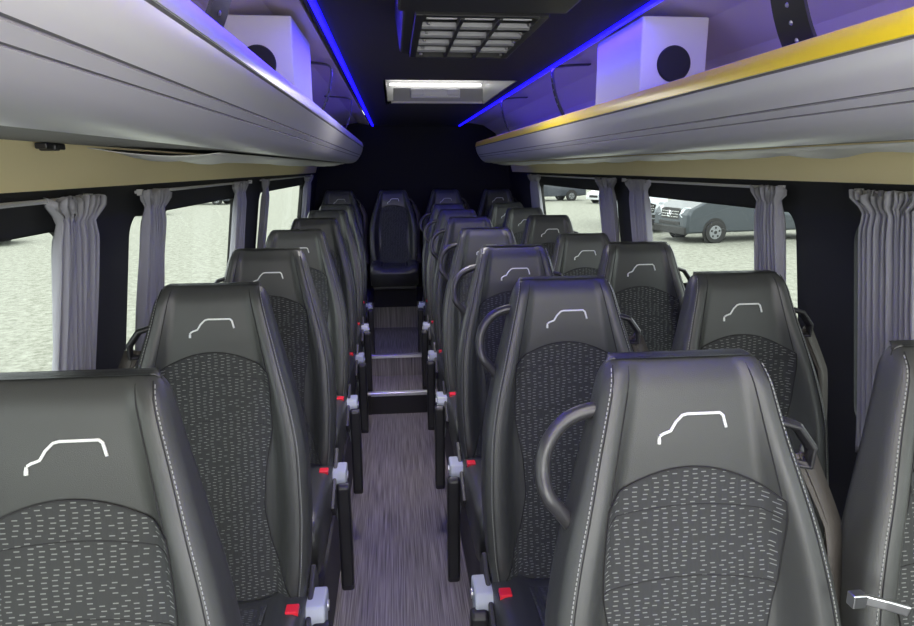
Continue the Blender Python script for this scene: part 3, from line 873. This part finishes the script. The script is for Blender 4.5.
    if kind == 'van':
        bm = bmesh.new(); prism(bm, [(.16, 1.44), (-.60, 2.24), (-.66, 2.20), (.10, 1.40)], lambda p, s: (p[0]+.045, (-.84, .84)[s], p[1]+.02)); link('windscreen', bm, M['carglass'], root)
        bm = bmesh.new(); prism(bm, [(-.50, .74), (.50, .74), (.56, 1.04), (.36, 1.10), (-.36, 1.10), (-.56, 1.04)], lambda p, s: ((.93, 1.035)[s] - (p[1]-.74)*.10, p[0], p[1]))
        g = link('grille', bm, M['rubber'], root, bevel=.01)
        for k in range(3):
            bm = bmesh.new(); z = .82+k*.085; bx(bm, 1.0, 1.048-.01*k, -.48, .48, z-.012, z+.012); link('grille_bar', bm, M['chrome'], g, bevel=.004)
        bm = bmesh.new(); n = 24
        ring = [Vector((1.052, .10*math.cos(2*PI*k/n), .915+.10*math.sin(2*PI*k/n))) for k in range(n+1)]; tube(bm, ring, .010, 6, caps=False)
        for k in range(3):
            a = PI/2 + 2*PI*k/3; tube(bm, [(1.052, 0, .915), (1.052, .10*math.cos(a), .915+.10*math.sin(a))], [.016, .005], 6)
        link('star_badge', bm, M['chrome'], g)
        bm = bmesh.new(); bx(bm, .92, 1.06, -.92, .92, .28, .52); bx(bm, .93, 1.055, -.60, .60, .55, .68); link('bumper', bm, M['rubber'], root, bevel=.03)
    else:
        bm = bmesh.new(); prism(bm, [(-.20, .95), (-.84, 1.34), (-.88, 1.30), (-.25, .92)], lambda p, s: (p[0]+.04, (-.68, .68)[s], p[1]+.02)); link('windscreen', bm, M['carglass'], root)
        bm = bmesh.new(); bx(bm, .78, .875, -.45, .45, .40, .56); link('grille', bm, M['rubber'], root, bevel=.01)
    return root
vehicle('van', M['vangrey'], 'grey van with star badge parked outside the middle right window', (10.08, 20.72), math.radians(189))
vehicle('van', M['vansilver'], 'silver van half hidden left of the grey van outside', (9.5, 24.3), math.radians(-111))
vehicle('car', M['vanwhite'], 'pale car far off outside the rearmost right window', (14.2, 43), math.radians(200))
vehicle('van', M['blackpaint'], 'dark van far off outside the rearmost right window', (9.2, 47), math.radians(190))
vehicle('car', M['vanwhite'], 'white car far off outside the middle left window', (-13.2, 36.5), math.radians(-20))
vehicle('car', M['blackpaint'], 'dark car far off outside the middle left window', (-12.0, 47), math.radians(-10))
vehicle('car', M['vansilver'], 'silver car far off beyond the left window nearest the camera', (-13.4, 22.8), math.radians(10))

# ------------------------------------------------------------------ light
w = bpy.data.worlds.new('World'); S.world = w; w.use_nodes = True
nt = w.node_tree; bg = nt.nodes['Background']
tc = nt.nodes.new('ShaderNodeTexCoord'); sp_ = nt.nodes.new('ShaderNodeSeparateXYZ'); nt.links.new(tc.outputs['Generated'], sp_.inputs[0])
cr = nt.nodes.new('ShaderNodeValToRGB'); cr.color_ramp.elements[0].position = .0; cr.color_ramp.elements[0].color = (.78, .83, .88, 1)
cr.color_ramp.elements[1].position = .7; cr.color_ramp.elements[1].color = (1, 1, 1, 1)
nt.links.new(sp_.outputs[2], cr.inputs[0]); nt.links.new(cr.outputs[0], bg.inputs[0]); bg.inputs[1].default_value = 3.9

def area(name, loc, rot, sxx, syy, power, color=(1, 1, 1)):
    l = bpy.data.lights.new(name, 'AREA'); l.shape = 'RECTANGLE'; l.size = sxx; l.size_y = syy; l.energy = power; l.color = color
    o = bpy.data.objects.new(name, l); COL.objects.link(o); o.location = loc; o.rotation_euler = rot; return o
# blue glow of the two ceiling strips
for x, tl in ((-.196, .0), (.694, .0)):
    area('led_light', (x, 2.2, ZL-.012), (0, 0, 0),   .02, 6.4, 14, (.05, .02, 1.))
# fill lights added to brighten the cabin, without any fitting of their own
area('ceiling_fill', (CX, .1, ZL-.015), (0, 0, 0), .5, 1.2, 16, (1, .93, .86))  # broad fill added overhead, out of frame, to lift the dark interior
def spot(name, loc, power, deg, color):
    l = bpy.data.lights.new(name, 'SPOT'); l.energy = power; l.spot_size = math.radians(deg); l.spot_blend = .8; l.color = color; l.shadow_soft_size = .06
    o = bpy.data.objects.new(name, l); COL.objects.link(o); o.location = loc; return o
spot('aisle_fill', (.0, 4.3, ZL-.03), 55, 62, (1, .90, .82))  # added spot that brightens the far aisle floor and steps
area('ceiling_fill', (CX, 2.75, ZL-.015), (0, 0, 0), .3, .3, 7, (1, .95, .90))  # added fill for the rack noses and the yellow edge
spot('aisle_fill', (.0, 2.5, ZL-.03), 46, 80, (1, .95, .92))  # added spot that brightens the mid aisle floor and inner seat sides
area('cab_fill', (CX, -1.25, 2.16), (math.radians(90), 0, 0), 1.2, .12, 14, (1, .93, .88))  # fill added behind the camera to reach the liner above the racks
# daylight coming through the windscreen behind the camera
area('windscreen_daylight', (CX, Y0+.02, 1.42), (math.radians(90), 0, 0), 2.1, 1.3, 44, (1, .99, .96))

# ------------------------------------------------------------------ camera
F, Pt, Yw, Rl = 640, math.radians(12.8), math.radians(5.5), math.radians(-.3)
f = Vector((math.sin(Yw)*math.cos(Pt), math.cos(Yw)*math.cos(Pt), -math.sin(Pt))); r = Vector((math.cos(Yw), -math.sin(Yw), 0)); u = r.cross(f)
r2 = r*math.cos(Rl) + u*math.sin(Rl); u2 = u*math.cos(Rl) - r*math.sin(Rl)
cam = bpy.data.cameras.new('Camera'); co = bpy.data.objects.new('Camera', cam); COL.objects.link(co)
mw = Matrix.Identity(4)
for i in range(3): mw[i][0] = r2[i]; mw[i][1] = u2[i]; mw[i][2] = -f[i]
mw.translation = Vector((0, 0, 1.87)); co.matrix_world = mw
cam.sensor_width = 36; cam.lens = F/914*36; cam.clip_start = .02; cam.clip_end = 500
S.camera = co
vs = S.view_settings; vs.view_transform = 'Standard'; vs.look = 'None'; vs.gamma = 1; vs.use_curve_mapping = False; vs.exposure = 0
S.cycles.max_bounces = 8; S.cycles.transparent_max_bounces = 12
